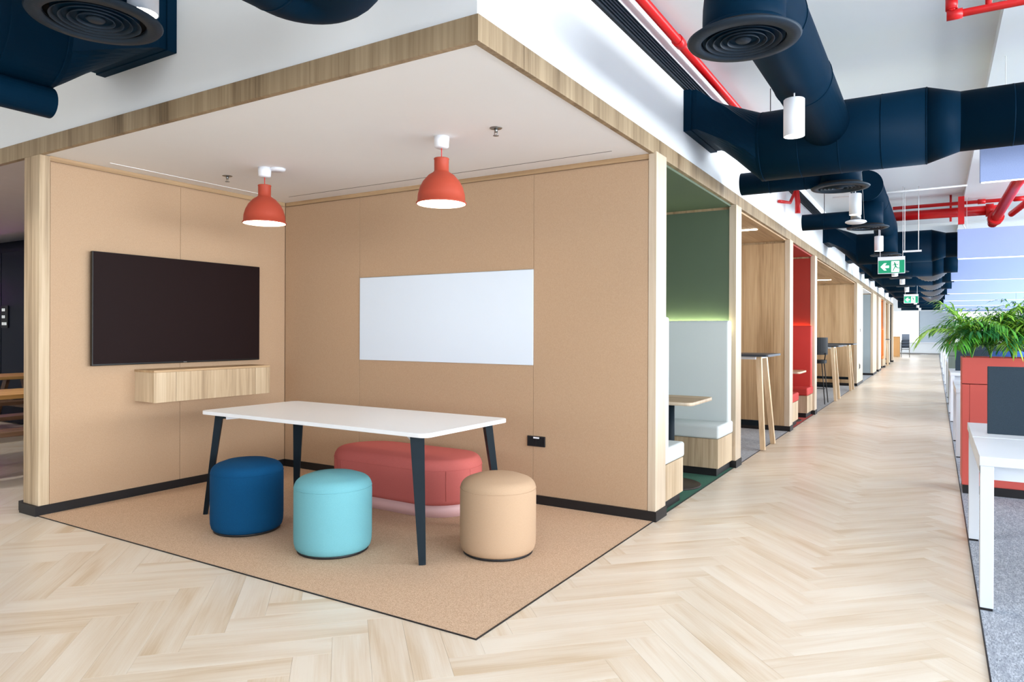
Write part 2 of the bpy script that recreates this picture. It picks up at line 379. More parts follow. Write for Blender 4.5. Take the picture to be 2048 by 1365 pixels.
# ceilings
def slab_nook(x0, x1, y0, y1, z0, z1): return bx(x0, x1, y0, y1, z0, z1)
struct('ceiling.001', bx(XL-.02, XF-.035, YN+.035, YB+.02, ZC, ZC+.05), 'nook_ceil', 'smooth white ceiling of the meeting nook')
struct('trim_1', bx(-16, XF, YN, YN+.035, ZF0-.012, ZF1, bev=.001), 'oak_fascia', 'oak fascia over the front of the meeting nook')
struct('trim_2', bx(XF-.035, XF, YN+.035, 37, ZF0-.012, ZF1, bev=.001), 'oak_fascia', 'oak fascia over the row of booths')
struct('wall_front', bx(-16, XF-.018, YN+.018, YN+.1, ZF1, ZT), 'white_paint', 'white bulkhead above the meeting nook')
struct('wall_side', bx(XF-.1, XF-.018, YN+.1, 37, ZF1, ZT), 'white_paint', 'white bulkhead above the booths')
# main ceiling with a lower band over the desks
struct('ceiling', bx(-17, 9, -8, YE+.3, ZT, ZT+.2), 'ceil_white', 'white exposed concrete ceiling')
cb = struct('ceiling.002', bx(.37, 9, -8, YE, ZT-.10, ZT), 'ceil_white', 'slightly lower white ceiling slab over the desks')
for yy in (14.35, 22.0, 29.6, 37.2, 45): obj('cross_beam', bx(XF, 9, yy, yy+.35, ZT-.25, ZT), 'ceil_white', cb)
# perimeter
struct('wall_right', box(box(nb(), 8.95, 9.1, -8, YE, 0, .85), 8.95, 9.1, -8, YE, 3.05, ZT), 'white_paint', 'white sill and lintel of the window side')
wr = struct('wall_rear', box(box(nb(), -17, 9, -8.1, -7.95, 0, .85), -17, 9, -8.1, -7.95, 3.05, ZT), 'white_paint', 'white window wall behind the camera position')
struct('wall_end', bx(-17, -16.9, -8, YE, 0, ZT), 'white_paint', 'white end wall of the left room')

# ------------------------------------------------------------------ left room glimpsed past the nook
struct('wall_navy', bx(-16.9, -5.78, 5.25, 5.4, 0, ZT), 'navy_cab', 'dark navy wall of the dim left room')
struct('ceiling.003', bx(-16.9, -5.765, YN+.035, 5.25, 2.72, 2.76), 'wall_left_ceiling', 'plain ceiling of the dim left room')
cabt = thing('tall_cabinet', 'tall navy cabinet against the dark wall of the left room', 'cabinet', (-12.4, 5.0, 0))
obj('body', bx(-1.6, 1.6, -.2, .245, 0, 2.5), 'navy_cab', cabt)
for k in range(4): obj('door', bx(-1.59+k*.8, -.81+k*.8, -.222, -.2, .08, 2.45, bev=.004), 'navy_cab', cabt)
cpn = thing('control_panel', 'small black wall panel with white icons on the navy cabinet', 'panel', (-11.47, 4.777, 1.52))
obj('plate', bx(-.1, .1, -.012, 0, -.16, .16), 'black', cpn)
for zz, n in ((.1, 2), (0, 2), (-.1, 3)):
    for k in range(n): obj('icon', bx(-.07+k*.05, -.035+k*.05, -.014, -.012, zz-.02, zz+.02), 'sign_white', cpn)
tag(obj('purple_light', tube(nb(), [(-12.35, 4.766, 1.55), (-12.35, 4.766, 2.1)], .012), 'glow_purple'), 'purple light tube on the navy cabinet of the left room', 'light')
def picnic(loc, rz, label):
    t = thing('picnic_table', label, 'table', loc, rz)
    for k in range(5): obj('top_plank', bx(-.95, .95, -.37+k*.15, -.23+k*.15, .70, .74, bev=.004), 'amber_top', t)
    for s in (-1, 1):
        for k in range(2): obj('seat_plank', bx(-.95, .95, s*.62-.14+k*.145, s*.62-.005+k*.145, .41, .45, bev=.004), 'oak_dark', t)
        for e in (-.65, .65): obj('leg', beam(nb(), (e, s*.62, 0), (e, s*.22, .70), .09, .04, (0, 1, 0)), 'oak_dark', t)
    for e in (-.65, .65): obj('crosspiece', bx(e-.06, e-.02, -.78, .78, .33, .41), 'oak_dark', t)
    return t
picnic((-7.55, 3.35, 0), PI/2, 'dark timber picnic table just past the oak post of the nook')
picnic((-10.4, 3.8, 0), PI/2, 'dark timber picnic table in front of the navy cabinet')

# ------------------------------------------------------------------ nook contents
tv = thing('television', 'large flat black television mounted on the tan wall', 'television', (XL, 3.582, 1.06))
obj('casing', bx(.03, .062, -.757, .757, 0, .868, bev=.004), 'tv_edge', tv)
obj('screen', bx(.062, .064, -.752, .752, .014, .863), 'tv', tv)
obj('mount', bx(0, .03, -.25, .25, .25, .6), 'black', tv); obj('logo', bx(.064, .0648, -.015, .015, .0035, .009), 'steel', tv)
sh = thing('wall_cabinet', 'floating oak cabinet box fixed below the television', 'cabinet', (XL, 3.727, .765))
obj('body', bx(0, .25, -.54, .555, 0, .235), 'oak', sh)
obj('top', bx(-.0, .272, -.545, .56, .235, .253, bev=.002), 'oak_y', sh)
for a, b in ((-.545, -.36), (-.357, .40), (.403, .56)): obj('front_panel', bx(.25, .27, a, b, -.003, .2345, bev=.0015), 'oak', sh)
wbd = thing('whiteboard', 'blank glossy whiteboard set into the tan back wall', 'whiteboard', (-3.565, YB, 1.071))
obj('writing_surface', bx(-.906, .906, -.0075, -.0005, 0, .743, bev=.002), 'board', wbd); obj('edge_strip', bx(-.908, .908, -.0085, -.001, .743, .7455), 'steel', wbd)
so = thing('wall_socket', 'black double wall socket beneath the whiteboard wall', 'socket', (-2.628, YB, .485))
obj('plate', bx(-.078, .078, -.012, 0, -.04, .04, bev=.003), 'black', so)
obj('outlet', bx(-.07, -.004, -.014, -.012, -.033, .033), 'dark_plastic', so); obj('outlet', bx(.004, .07, -.014, -.012, -.033, .033), 'dark_plastic', so)
obj('tag_label', bx(-.022, .03, -.0145, -.013, .022, .034), 'white_metal', so)

# meeting table
tb = thing('meeting_table', 'white rectangular meeting table with splayed charcoal legs', 'table', (-3.49, 3.545, 0), math.radians(-1.0))
ZTB = .752
o = obj('tabletop', prism(nb(), rrect(0, 0, 2.10, .875, .055), ZTB-.026, ZTB), 'white_lam', tb)
bv = o.modifiers.new('edge', 'BEVEL'); bv.width = .003; bv.segments = 2; bv.limit_method = 'ANGLE'
for sx in (-1, 1):
    for sy in (-1, 1):
        bm = nb(); top = Vector((sx*.925, sy*.36, ZTB-.03)); foot = Vector((sx*1.01, sy*.412, .004))
        dirx = Vector((sx, -sy*.9, 0)).normalized()
        beam(bm, top, foot, (.082, .04), (.05, .03), dirx)
        beam(bm, top+Vector((0, 0, -.012)), top+Vector((-sx*.05, -sy*.035, -.012)), .03, .034, (0, 0, 1))
        obj('leg', bm, 'leg_navy', tb)
        obj('foot_pad', bx(foot.x-.012, foot.x+.012, foot.y-.01, foot.y+.01, 0, .004), 'black', tb)
        obj('leg_bracket', beam(nb(), (sx*.88, sy*.33, ZTB-.045), (sx*.72, sy*.21, ZTB-.036), (.034, .018), .05, (0, 0, 1)), 'white_metal', tb)
for sx in (-1, 1): obj('apron_rail', bx(sx*.80-.02, sx*.80+.02, -.3, .3, ZTB-.05, ZTB-.026), 'white_metal', tb)
for sy in (-1, 1): obj('side_rail', bx(-.8, .8, sy*.24-.015, sy*.24+.015, ZTB-.045, ZTB-.026), 'white_metal', tb)

def pouf(loc, r, mat, label, h=.472):
    t = thing('pouf', label, 'stool', loc, 0, 'round poufs around the white table')
    prof = [(0, .010), (r-.04, .010), (r-.022, .014), (r-.009, .028), (r-.002, .055), (r, .1), (r, .2), (r, h-.11), (r-.002, h-.085)]
    for k in range(1, 9):
        a = k/8*1.28; prof.append((r-.072+.07*math.cos(a), h-.085+.062*math.sin(a)))
    prof += [(r*.6, h-.011), (r*.4, h-.004), (r*.2, h-.0008), (0, h)]
    obj('cover', lathe(nb(), prof, 64), mat, t)
    ring = [((r-.0014)*math.cos(2*PI*k/64), (r-.0014)*math.sin(2*PI*k/64), h-.085) for k in range(65)]
    obj('piping', tube(nb(), ring, .0022, 6, False), mat, t)
    obj('base', lathe(nb(), [(0, 0), (r-.026, 0), (r-.02, .004), (r-.02, .016), (0, .016)], 48), 'black', t)
    return t
pouf((-3.941, 3.067, .004), .232, 'blue_fab', 'dark blue round pouf beside the left table leg')
pouf((-3.130, 3.056, .004), .232, 'teal_fab', 'pale aqua round pouf at the front of the white table')
pouf((-2.257, 3.554, .004), .230, 'sand_fab', 'sand beige round pouf at the end of the white table')
# stadium bench
bc = thing('bench_pouf', 'long coral pill-shaped bench with pink plinth behind the table', 'bench', (-3.515, 4.20, .004), math.radians(-1))
def stadium(L, Wd, n=20):
    r = Wd/2; P = []
    for k in range(n+1): a = -PI/2+PI*k/n; P.append((L/2-r+r*math.cos(a), r*math.sin(a)))
    for k in range(n+1): a = PI/2+PI*k/n; P.append((-L/2+r+r*math.cos(a), r*math.sin(a)))
    return P
def loft(bm, layers):
    rings = [[bm.verts.new((x, y, z)) for x, y in P] for P, z in layers]; n = len(rings[0])
    for A, B in zip(rings, rings[1:]):
        for i in range(n): bm.faces.new((A[i], A[(i+1) % n], B[(i+1) % n], B[i])).smooth = True
    bm.faces.new(rings[0][::-1]); bm.faces.new(rings[-1]).smooth = True
    return bm
BL, BW = 1.30, .62
lay = [(stadium(BL-.05, BW-.05), .085), (stadium(BL-.015, BW-.015), .095), (stadium(BL, BW), .12), (stadium(BL, BW), .33)]
for k in range(1, 7):
    a = k/6*PI/2; d = .06*(1-math.cos(a))*2; lay.append((stadium(BL-d, BW-d), .33+.075*math.sin(a)))
lay += [(stadium(BL-.25, BW-.25), .413), (stadium(BL-.45, BW-.45), .416)]
obj('cushion', loft(nb(), lay), 'coral_fab', bc)
obj('plinth', loft(nb(), [(stadium(BL-.05, BW-.05), 0), (stadium(BL-.05, BW-.05), .09)]), 'pink_plinth', bc)
st = [(x, y, .335) for x, y in stadium(BL+.001, BW+.001)]; obj('piping', tube(nb(), st+[st[0]], .0025, 6, False), 'coral_fab', bc)
SP = stadium(BL+.0015, BW+.0015)
for k in (1, 5, 9, 13, 26, 30, 34, 38, 40):
    x, y = SP[k]; obj('stitch', tube(nb(), [(x, y, .12), (x, y, .33)], .002, 5), 'coral_fab', bc)

def pendant(loc, label):
    t = thing('pendant_lamp', label, 'lamp', loc, 0, 'terracotta pendant lamps'); zc = ZC-loc[2]
    r = .162
    out = [(.048, .297), (.05, .292), (.047, .286), (.047, .215), (.054, .205), (.085, .185), (.12, .145), (.14, .105), (.152, .06), (.155, .012), (.163, .008), (.163, 0)]
    inn = [(.157, 0), (.150, .02), (.146, .06), (.134, .105), (.114, .14), (.08, .178), (.048, .198), (0, .2)]
    obj('shade', lathe(nb(), [(0, .297)]+out+inn[:1], 48), 'shade', t)
    obj('shade_lining', lathe(nb(), inn, 48), 'shade_in', t)
    obj('diffuser', lathe(nb(), [(0, .012), (.153, .012), (.153, .016), (0, .016)], 40), 'glow', t)
    obj('cord', tube(nb(), [(0, 0, .295), (0, 0, zc-.06)], .003, 8), 'red_pipe', t)
    obj('canopy', lathe(nb(), [(0, zc-.075), (.035, zc-.075), (.046, zc-.066), (.049, zc-.03), (.05, zc), (0, zc)], 32), 'white_metal', t)
    return t
pendant((-2.737, 3.612, 2.155), 'terracotta dome pendant lamp hanging near the whiteboard')
pendant((-4.435, 3.60, 2.160), 'terracotta dome pendant lamp hanging near the television')
tag(obj('smoke_detector', lathe(nb(), [(0, -.022), (.05, -.022), (.058, -.012), (.06, 0), (0, 0)], 28, (-4.37, 3.61+.06, ZC)), 'white_metal'), 'small white disc detector on the nook ceiling beside a pendant lamp', 'detector')
def sprinkler(x, y, label):
    t = thing('sprinkler', label, 'sprinkler', (x, y, ZC), 0)
    obj('escutcheon', lathe(nb(), [(0, -.004), (.036, -.004), (.04, 0), (0, 0)], 24), 'steel', t)
    obj('body', lathe(nb(), [(0, -.028), (.009, -.028), (.012, -.004), (0, -.004)], 12), 'steel', t)
    obj('frame_arm', tube(nb(), [(-.01, 0, -.02), (-.012, 0, -.034), (0, 0, -.046), (.012, 0, -.034), (.01, 0, -.02)], .002, 6), 'steel', t)
    obj('deflector', lathe(nb(), [(0, -.05), (.018, -.049), (.018, -.046), (0, -.046)], 16), 'steel', t)
sprinkler(-2.328, 3.626, 'chrome sprinkler head on the nook ceiling above the sand pouf')
sprinkler(-4.93, 3.634, 'chrome sprinkler head on the nook ceiling above the television')
tag(obj('slot_diffuser', bx(-5.32, -5.308, 2.9, 4.4, ZC-.003, ZC), 'white_paint'), 'slim white slot line in the nook ceiling along the television wall', 'diffuser')
tag(obj('slot_diffuser', bx(-5.2, -1.93, 4.496, 4.501, ZC-.0015, ZC), 'black'), 'hairline dark slot in the nook ceiling along the whiteboard wall', 'diffuser')

# ------------------------------------------------------------------ booth row
def partition(y0, y1, matf, label, near=None, far=None):
    """wall between booths; near/far = material of the faces that look to -y and +y"""
    ob = struct('wall_partition', bx(-3.62, XF-.05, y0+.03, y1-.03, 0, 2.60), 'oak_honey', label)
    obj('face_panel', bx(-3.6, XF-.02, y0, y0+.03, .07, 2.545, bev=.001), near or 'oak_honey', ob)
    obj('face_panel', bx(-3.6, XF-.02, y1-.03, y1, .07, 2.545, bev=.001), far or 'oak_honey', ob)
    obj('end_post', bx(XF-.05, XF+.018, y0-.004, y1+.004, .07, ZF0-.012, bev=.002), 'oak_pale', ob)
    obj('skirting', bx(-3.6, XF+.026, y0-.008, y1+.008, 0, .07), 'black', ob)
    return ob
partition(6.975, 7.185, None, 'partition between the green booth and the first high table', 'green_paint', 'oak_honey')
partition(9.93, 10.16, None, 'partition between the first high table and the red booth', 'oak_honey', 'red_paint')
partition(12.2, 12.43, None, 'partition between the red booth and the double high tables', 'red_paint', 'oak_honey')
p4 = partition(19.3, 20.9, None, 'thick oak partition with switches before the grey recess', 'oak_honey', 'concrete')
partition(24.5, 26.0, None, 'pale partition after the grey plaster recess', 'concrete', 'oak_honey')
partition(27.0, 28.3, None, 'grey faced partition before the orange booth', 'glass_grey', 'orange_paint')
partition(30.4, 30.9, None, 'oak edged partition after the orange booth', 'orange_paint', 'oak_honey')
partition(33.4, 34.0, None, 'oak partition before the black recess', 'oak_honey', 'black')
partition(36.4, 37.0, None, 'last partition with black face at the end of the booths', 'black', 'white_paint')
ob = struct('wall_rear_booths', bx(-3.75, -3.6, 4.83, 37, 0, 2.7), 'oak_honey', 'oak back wall of the booths')
obj('green_lining', bx(-3.6, -3.58, 4.84, 6.97, .07, 2.545), 'green_paint', ob); obj('red_lining', bx(-3.6, -3.58, 10.16, 12.2, .07, 2.545), 'red_paint', ob)
for (a, b, mt, lb) in ((4.84, 6.975, 'green_paint', 'sage green ceiling of the green booth'), (7.185, 9.93, 'oak_y', 'oak ceiling over the first high table'), (10.16, 12.2, 'red_paint', 'red ceiling of the red booth'),
                       (12.43, 19.3, 'oak_y', 'oak ceiling over the double high tables'), (20.9, 24.5, 'white_paint', 'white ceiling of the grey recess'), (26.0, 27.0, 'oak_y', 'oak ceiling before the grey faced partition'),
                       (28.3, 30.4, 'orange_paint', 'orange ceiling of the orange booth'), (30.9, 33.4, 'oak_y', 'oak ceiling after the orange booth'), (34.0, 36.4, 'black', 'black ceiling of the last recess')):
    struct('ceiling', bx(-3.6, XF-.035, a, b, 2.57, 2.62), mt, lb)
# green lining of the nook wall back side
struct('wall_green', bx(-3.6, XF-.05, 4.83, 4.86, 0, 2.57), 'green_paint', 'green back face of the whiteboard wall')

def booth_seat(y0, y1, back, fab, label, glow):
    """upholstered booth seat; back = +1 when the backrest stands at the +y side"""
    t = thing('booth_bench', label, 'bench', (0, 0, 0)); x0, x1 = -3.57, XF-.012
    t.location = ((x0+x1)/2, (y0+y1)/2, .004); ox, oy, oz = t.location
    def b(a0, a1, b0, b1, c0, c1, bev=0, seg=2): return bx(a0-ox, a1-ox, b0-oy, b1-oy, c0-oz, c1-oz, bev=bev, seg=seg)
    fy0, fy1 = (y0, y1)
    obj('toe_kick', b(x0, x1-.02, y0+.02, y1-.02, .004, .075), 'black', t)
    obj('base', b(x0, x1, y0, y1, .075, .345, bev=.002), 'oak', t)
    xs = [x0+.01, -2.6, x1+.012]
    for a, c in zip(xs, xs[1:]):
        obj('cushion', b(a, c-.003, y0-(.015 if back > 0 else 0), y1+(.015 if back < 0 else 0), .347, .468, bev=.022, seg=4), fab, t)
    by0, by1 = (y1-.15, y1-.035) if back > 0 else (y0+.035, y0+.15)
    obj('backrest', b(x0+.01, x1, by0, by1, .45, 1.445, bev=.02, seg=4), fab, t)
    ly = y1-.018 if back > 0 else y0+.018
    obj('light_strip', b(x0+.02, x1-.05, ly-.008, ly+.008, 1.405, 1.415), glow, t)
    return t
booth_seat(6.445, 6.964, 1, 'white_fab', 'white upholstered booth seat under the green wall facing the nook', 'glow_green')
booth_seat(4.918, 5.405, -1, 'white_fab', 'white upholstered booth seat backing onto the whiteboard wall', 'glow_green')
booth_seat(11.64, 12.189, 1, 'red_fab', 'red upholstered booth seat below the glowing red wall', 'glow_red')
booth_seat(10.172, 10.80, -1, 'red_fab', 'red upholstered booth seat beside the oak panel', 'glow_red')
booth_seat(29.8, 30.388, 1, 'orange_fab', 'orange upholstered booth seat in the far orange booth', 'glow_red')
def booth_table(cx, cy, label, w=.58, d=.64):
    t = thing('booth_table', label, 'table', (cx, cy, .004))
    o = obj('tabletop', prism(nb(), rrect(0, 0, w, d, .05), .722, .75), 'oak_x', t)
    obj('edge_band', loft(nb(), [(rrect(0, 0, w+.004, d+.004, .052), .7225), (rrect(0, 0, w+.004, d+.004, .052), .7495)]), 'oak_pale', t)
    obj('column', lathe(nb(), [(0, .012), (.042, .012), (.042, .722), (0, .722)], 28), 'leg_navy', t)
    obj('base_disc', lathe(nb(), [(0, 0), (.27, 0), (.27, .008), (.26, .012), (0, .012)], 48), plain('bronze_base', (44, 36, 30), .4), t)
booth_table(-1.985, 5.92, 'oak pedestal table between the two white booth seats')
booth_table(-1.985, 11.2, 'oak pedestal table between the two red booth seats')

def high_table(yc, label, L=.62, xe=-1.63, wide=None):
    """dark topped bar table, long side runs into the booth, two ash legs at the corridor end"""
    D = wide or .72
    t = thing('high_table', label, 'table', (-2.4, yc, .004)); x1 = xe+2.4
    obj('tabletop', prism(nb(), rrect(x1/2-.35, 0, x1+.7+.1, D, .04), 1.055, 1.08), plain('blue_black_top', (52, 60, 70), .45), t)
    obj('apron', bx(-.55, x1-.12, -D/2+.12, D/2-.12, 1.02, 1.055), 'white_metal', t)
    for xx in (x1-.1, -.75):
        s = 1 if xx > 0 else -1
        for sy in (-1, 1):
            obj('leg', beam(nb(), (xx, sy*.15, 1.045), (xx+s*.075, sy*.285, .004), (.06, .05), (.07, .055), (1, 0, 0)), 'leg_ash', t)
        obj('leg_cap', bx(xx-.03, xx+.03, -.18, .18, 1.03, 1.05), 'white_metal', t)
    obj('foot_rail', bx(-.75, x1-.07, -.02, .02, .24, .30), 'leg_navy', t)
    return t
high_table(8.44, 'dark topped high table with ash legs beside the white booth')
high_table(15.09, 'dark topped high table with ash legs beside the black bar stool')
high_table(17.91, 'dark topped high table with ash legs nearest the light switches')
high_table(32.2, 'far high table with ash legs past the orange booth')
for (a, y, lb) in ((-1.95, 8.64, 'slim ceiling light bar over the first high table'), (-2.2, 17.7, 'slim ceiling light bar over the double high tables')):
    tag(obj('light_bar', bx(a-.32, a+.12, y-.025, y+.025, 2.562, 2.57), 'glow_strip'), lb, 'light')
def bar_stool(loc, rz, label):
    t = thing('bar_stool', label, 'stool', loc, rz)
    obj('seat', prism(nb(), rrect(0, 0, .42, .42, .09), .76, .82), 'dark_plastic', t)
    bm = nb(); n = 14
    for z0, z1 in ((.92, 1.24),):
        ri = [(.2*math.cos(a)*1.05, -.04+.24*math.sin(a)) for a in [PI*k/n for k in range(n+1)]]
        ro_ = [(x*1.12, y*1.10) for x, y in ri]
        prism(bm, ri+ro_[::-1], z0, z1)
    obj('backrest', bm, 'dark_plastic', t)
    for sx in (-1, 1): obj('back_support', tube(nb(), [(sx*.19, .05, .8), (sx*.215, .09, .95)], .01, 8), 'dark_plastic', t)
    for sx in (-1, 1):
        for sy in (-1, 1): obj('leg', tube(nb(), [(sx*.16, sy*.16, .77), (sx*.22, sy*.22, .012)], .009, 8), 'black', t)
    obj('foot_ring', tube(nb(), [(.21, .21, .3), (-.21, .21, .3), (-.21, -.21, .3), (.21, -.21, .3), (.21, .21, .3)], .008, 8), 'black', t)
    return t
bar_stool((-1.95, 14.1, .004), PI, 'black bar stool with curved back at the first double high table')
for zz, lb in ((1.40, 'small white light switch on the thick oak partition'), (.47, 'small dark socket low on the thick oak partition')):
    t = thing('light_switch' if zz > 1 else 'wall_outlet', lb, 'switch' if zz > 1 else 'socket', (XF+.018, 19.95, zz))
    obj('plate', bx(0, .012, -.09, .09, -.07, .07, bev=.003), 'white_metal' if zz > 1 else 'steel', t); obj('rocker', bx(.012, .018, -.05, .05, -.045, .045), 'dark_plastic', t)

# ------------------------------------------------------------------ ducts and ceiling services
def ring_part(parent, c, axis, r, wdt=.02):
    ax = Vector(axis); c = Vector(c); return obj('seam_ring', tube(nb(), [c-ax*wdt/2, c+ax*wdt/2], r, 40, True), 'navy', parent)
def cross_duct(loc, rz, label, L=5.0, r=.268, r2=.205, xt=1.65, rings=7, dz=2.812, zb=(2.925, 3.24)):
    """duct that leaves a wall as a flat box, turns round and runs away from the wall along local +x"""
    t = thing('air_duct', label, 'duct', (loc[0], loc[1], dz), rz, 'navy branch ducts leaving the bulkhead')
    b0, b1 = zb[0]-dz, zb[1]-dz
    obj('wall_collar', bx(0, .06, -.39, .39, b0-.006, b1+.006, bev=.004), 'navy', t)
    n = 48; A = []; B = []
    for k in range(n):
        a = 2*PI*k/n; ca, sa = math.cos(a), math.sin(a); s = 1/max(abs(ca)/.375, abs(sa)/((b1-b0)/2)); A.append((ca*s, sa*s+(b0+b1)/2)); B.append((ca*r, sa*r))
    bm = nb(); prev = None
    for x, u in ((.06, 0), (.10, .0), (.21, .25), (.32, .5), (.43, .78), (.52, 1)):
        cur = [bm.verts.new((x, A[k][0]*(1-u)+B[k][0]*u, A[k][1]*(1-u)+B[k][1]*u)) for k in range(n)]
        if prev:
            for k in range(n): bm.faces.new((prev[k], prev[(k+1) % n], cur[(k+1) % n], cur[k])).smooth = False
        prev = cur
    obj('transition', bm, 'navy', t)
    obj('main_pipe', tube(nb(), [(.515, 0, 0), (xt, 0, 0)], r, 48), 'navy', t)
    obj('reducer', tube(nb(), [(xt-.001, 0, 0), (xt+.20, 0, .0)], r, 48, True, [r, r2]), 'navy', t)
    obj('end_pipe', tube(nb(), [(xt+.199, 0, 0), (L, 0, 0)], r2, 48), 'navy', t)
    for k in range(rings):
        x = .54+k*(xt-.54)/(rings-1); ring_part(t, (x, 0, 0), (1, 0, 0), r+.0015, .008)
    for k in range(3 if L > 3.5 else 0): ring_part(t, (xt+.5+k*.45, 0, 0), (1, 0, 0), r2+.0015, .008)
    return t
cross_duct((XF-.018, 5.79), 0, 'navy duct leaving the white bulkhead above the green booth', rings=5)
cross_duct((-4.262, YN+.018), -PI/2, 'navy duct leaving the white bulkhead above the television nook', rings=5, L=4.6, dz=2.95, zb=(2.99, 3.30))
for k, (y, lb) in enumerate(((13.75, 'red booth'), (17.3, 'double high tables'), (20.6, 'thick oak partition'), (23.6, 'grey recess'), (27.2, 'grey faced partition'), (31.0, 'orange booth'), (35.0, 'black recess'))):
    cross_duct((XF-.018, y), 0, 'navy duct leaving the white bulkhead near the '+lb, rings=4, L=5 if y < 15 else 2.1)
for y, lb in ((39.5, 'far navy duct crossing past the last booth'), (43.5, 'farthest navy duct crossing near the window wall')):
    t = thing('air_duct', lb, 'duct', (-.7, y, 2.83)); obj('main_pipe', tube(nb(), [(-.9, 0, 0), (.9, 0, 0)], .26, 32), 'navy', t)
    for xx in (-.6, .6): obj('hanger_rod', tube(nb(), [(xx, 0, .25), (xx, 0, ZT-2.83)], .006, 6), 'black', t)

def diffuser(parent, c, r=.232):
    x, y, z = c; d = obj('diffuser_rim', lathe(nb(), [(r*.74, .012), (r*.76, .0), (r*.97, .004), (r, .014), (r*.96, .02), (r*.74, .02)], 56, c), 'navy_dark', parent)
    obj('throat', lathe(nb(), [(0, .045), (r*.76, .045), (r*.76, .018)], 40, c), 'grille_gap', d)
    for k in range(5):
        rr = r*(.66-.128*k); obj('cone_ring', lathe(nb(), [(rr, .003), (rr+.002, .003), (rr*.80, .034), (rr*.80-.002, .034), (rr, .003)] if k < 4 else [(0, .004), (rr*.8, .004), (rr, .012), (rr*.7, .034), (0, .034)], 48, c), 'navy_dark', d)
    return d
def arc(c, r, a0, a1, n=8):   # in the y-z plane
    return [(c[0], c[1]+r*math.cos(a0+(a1-a0)*k/n), c[2]+r*math.sin(a0+(a1-a0)*k/n)) for k in range(n+1)]
# duct 1: elbow, runs along the corridor into the first cross duct
XD = -.70
t = thing('supply_duct', 'navy round duct with elbow and ceiling diffuser above the nook corner', 'duct', (0, 0, 0)); t.location = (XD, 3.03, 2.56); off = Vector(t.location)
def L_(pts): return [tuple(Vector(p)-off) for p in pts]
path = [(XD, 3.03, 2.575), (XD, 3.03, 2.66)]+arc((XD, 3.25, 2.66), .22, PI, PI/2)[1:]+[(XD, 4.4, 2.88), (XD, 5.56, 2.87)]
obj('pipe', tube(nb(), L_(path), .168, 40), 'navy', t)
for y in (3.6, 4.55): ring_part(t, Vector((XD, y, 2.88))-off, (0, 1, 0), .172, .01)
obj('neck_band', lathe(nb(), [(.168, 0), (.172, 0), (.172, .02), (.168, .02)], 40, L_([(XD, 3.03, 2.60)])[0]), 'navy', t)
diffuser(t, L_([(XD, 3.03, 2.56)])[0])
# duct 2: small side duct with diffuser behind the first cross duct
def side_duct(y, x0, z, label, neck=.165):
    t = thing('side_duct', label, 'duct', (XD, y, z)); global off; off = Vector(t.location)
    obj('branch_pipe', tube(nb(), [(x0-XD, 0, .125), (0, 0, .125)], .10, 28), 'navy', t)
    obj('neck', tube(nb(), [(0, 0, .015), (0, 0, .30)], neck, 36), 'navy', t)
    for k in range(2): ring_part(t, (x0-XD+.25+.3*k, 0, .125), (1, 0, 0), .1025, .01)
    obj('hanger_rod', tube(nb(), [(x0-XD+.25, 0, .2), (x0-XD+.25, 0, ZT-z)], .004, 6), 'black', t)
    diffuser(t, (0, 0, 0)); return t
side_duct(6.53, -1.52, 2.56, 'small navy branch duct with diffuser behind the first cross duct')
side_duct(9.36, -1.43, 2.585, 'small navy branch duct with diffuser beside the red booth')
side_duct(18.6, -1.45, 2.6, 'small navy branch duct with diffuser near the thick oak partition')
side_duct(21.9, -1.45, 2.6, 'small navy branch duct with diffuser near the grey recess')
side_duct(28.6, -1.45, 2.6, 'small navy branch duct with diffuser near the orange booth')
# duct 3: capped round duct along the corridor with elbow and diffuser at its far end
def long_duct(y0, y1, z, zd, label):
    t = thing('supply_duct', label, 'duct', (XD, y0, zd)); o3 = Vector((XD, y0, zd))
    path = [(XD, y0, z), (XD, y1-.3, z)]+arc((XD, y1-.24, z-.24), .24, PI/2, 0)[1:]+[(XD, y1, zd+.015)]
    obj('pipe', tube(nb(), [tuple(Vector(p)-o3) for p in path], .172, 40), 'navy', t)
    ring_part(t, Vector((XD, y0+.03, z))-o3, (0, 1, 0), .178, .05); ring_part(t, Vector((XD, y0+1.2, z))-o3, (0, 1, 0), .176, .01)
    for yy in (y0+.3, y1-1.0): obj('hanger_rod', tube(nb(), [tuple(Vector((XD, yy, z+.17))-o3), tuple(Vector((XD, yy, ZT))-o3)], .004, 6), 'black', t)
    diffuser(t, tuple(Vector((XD, y1, zd))-o3)); return t
long_duct(9.12, 12.95, 3.06, 2.60, 'navy round duct with capped end above the exit sign')
long_duct(14.5, 16.6, 3.0, 2.60, 'navy round duct beyond the exit sign')
long_duct(24.4, 26.5, 3.0, 2.60, 'navy round duct near the far exit sign')
# left cluster near the camera, in front of the nook bulkhead
t = thing('supply_duct', 'navy elbow duct with round diffuser in front of the nook bulkhead', 'duct', (-3.10, 1.63, 2.66)); o3 = Vector(t.location)
path = [(0, 0, .015), (0, 0, .12)]+[(0, -.2+.2*math.cos(a), .12+.2*math.sin(a)) for a in [PI/2*k/8 for k in range(1, 9)]]+[(0, -2.6, .32)]
obj('pipe', tube(nb(), path, .168, 40), 'navy', t); diffuser(t, (0, 0, 0), .262)
t = thing('side_duct', 'short navy duct stub hanging left of the nook bulkhead duct', 'duct', (-4.25, 1.89, 2.605))
obj('pipe', tube(nb(), [(0, .1, 0), (0, -3, 0)], .084, 28), 'navy', t)
t = thing('air_duct', 'navy duct bend turning in front of the bulkhead near the nook corner', 'duct', (-2.2, 1.88, 2.785))
BR, BT = .12, 2.1
bend = [(0, -3, 0), (0, -.06, 0)]+[(BR-BR*math.cos(a), BR*math.sin(a), 0) for a in [BT*k/12 for k in range(13)]]
ex, ey = bend[-1][0], bend[-1][1]
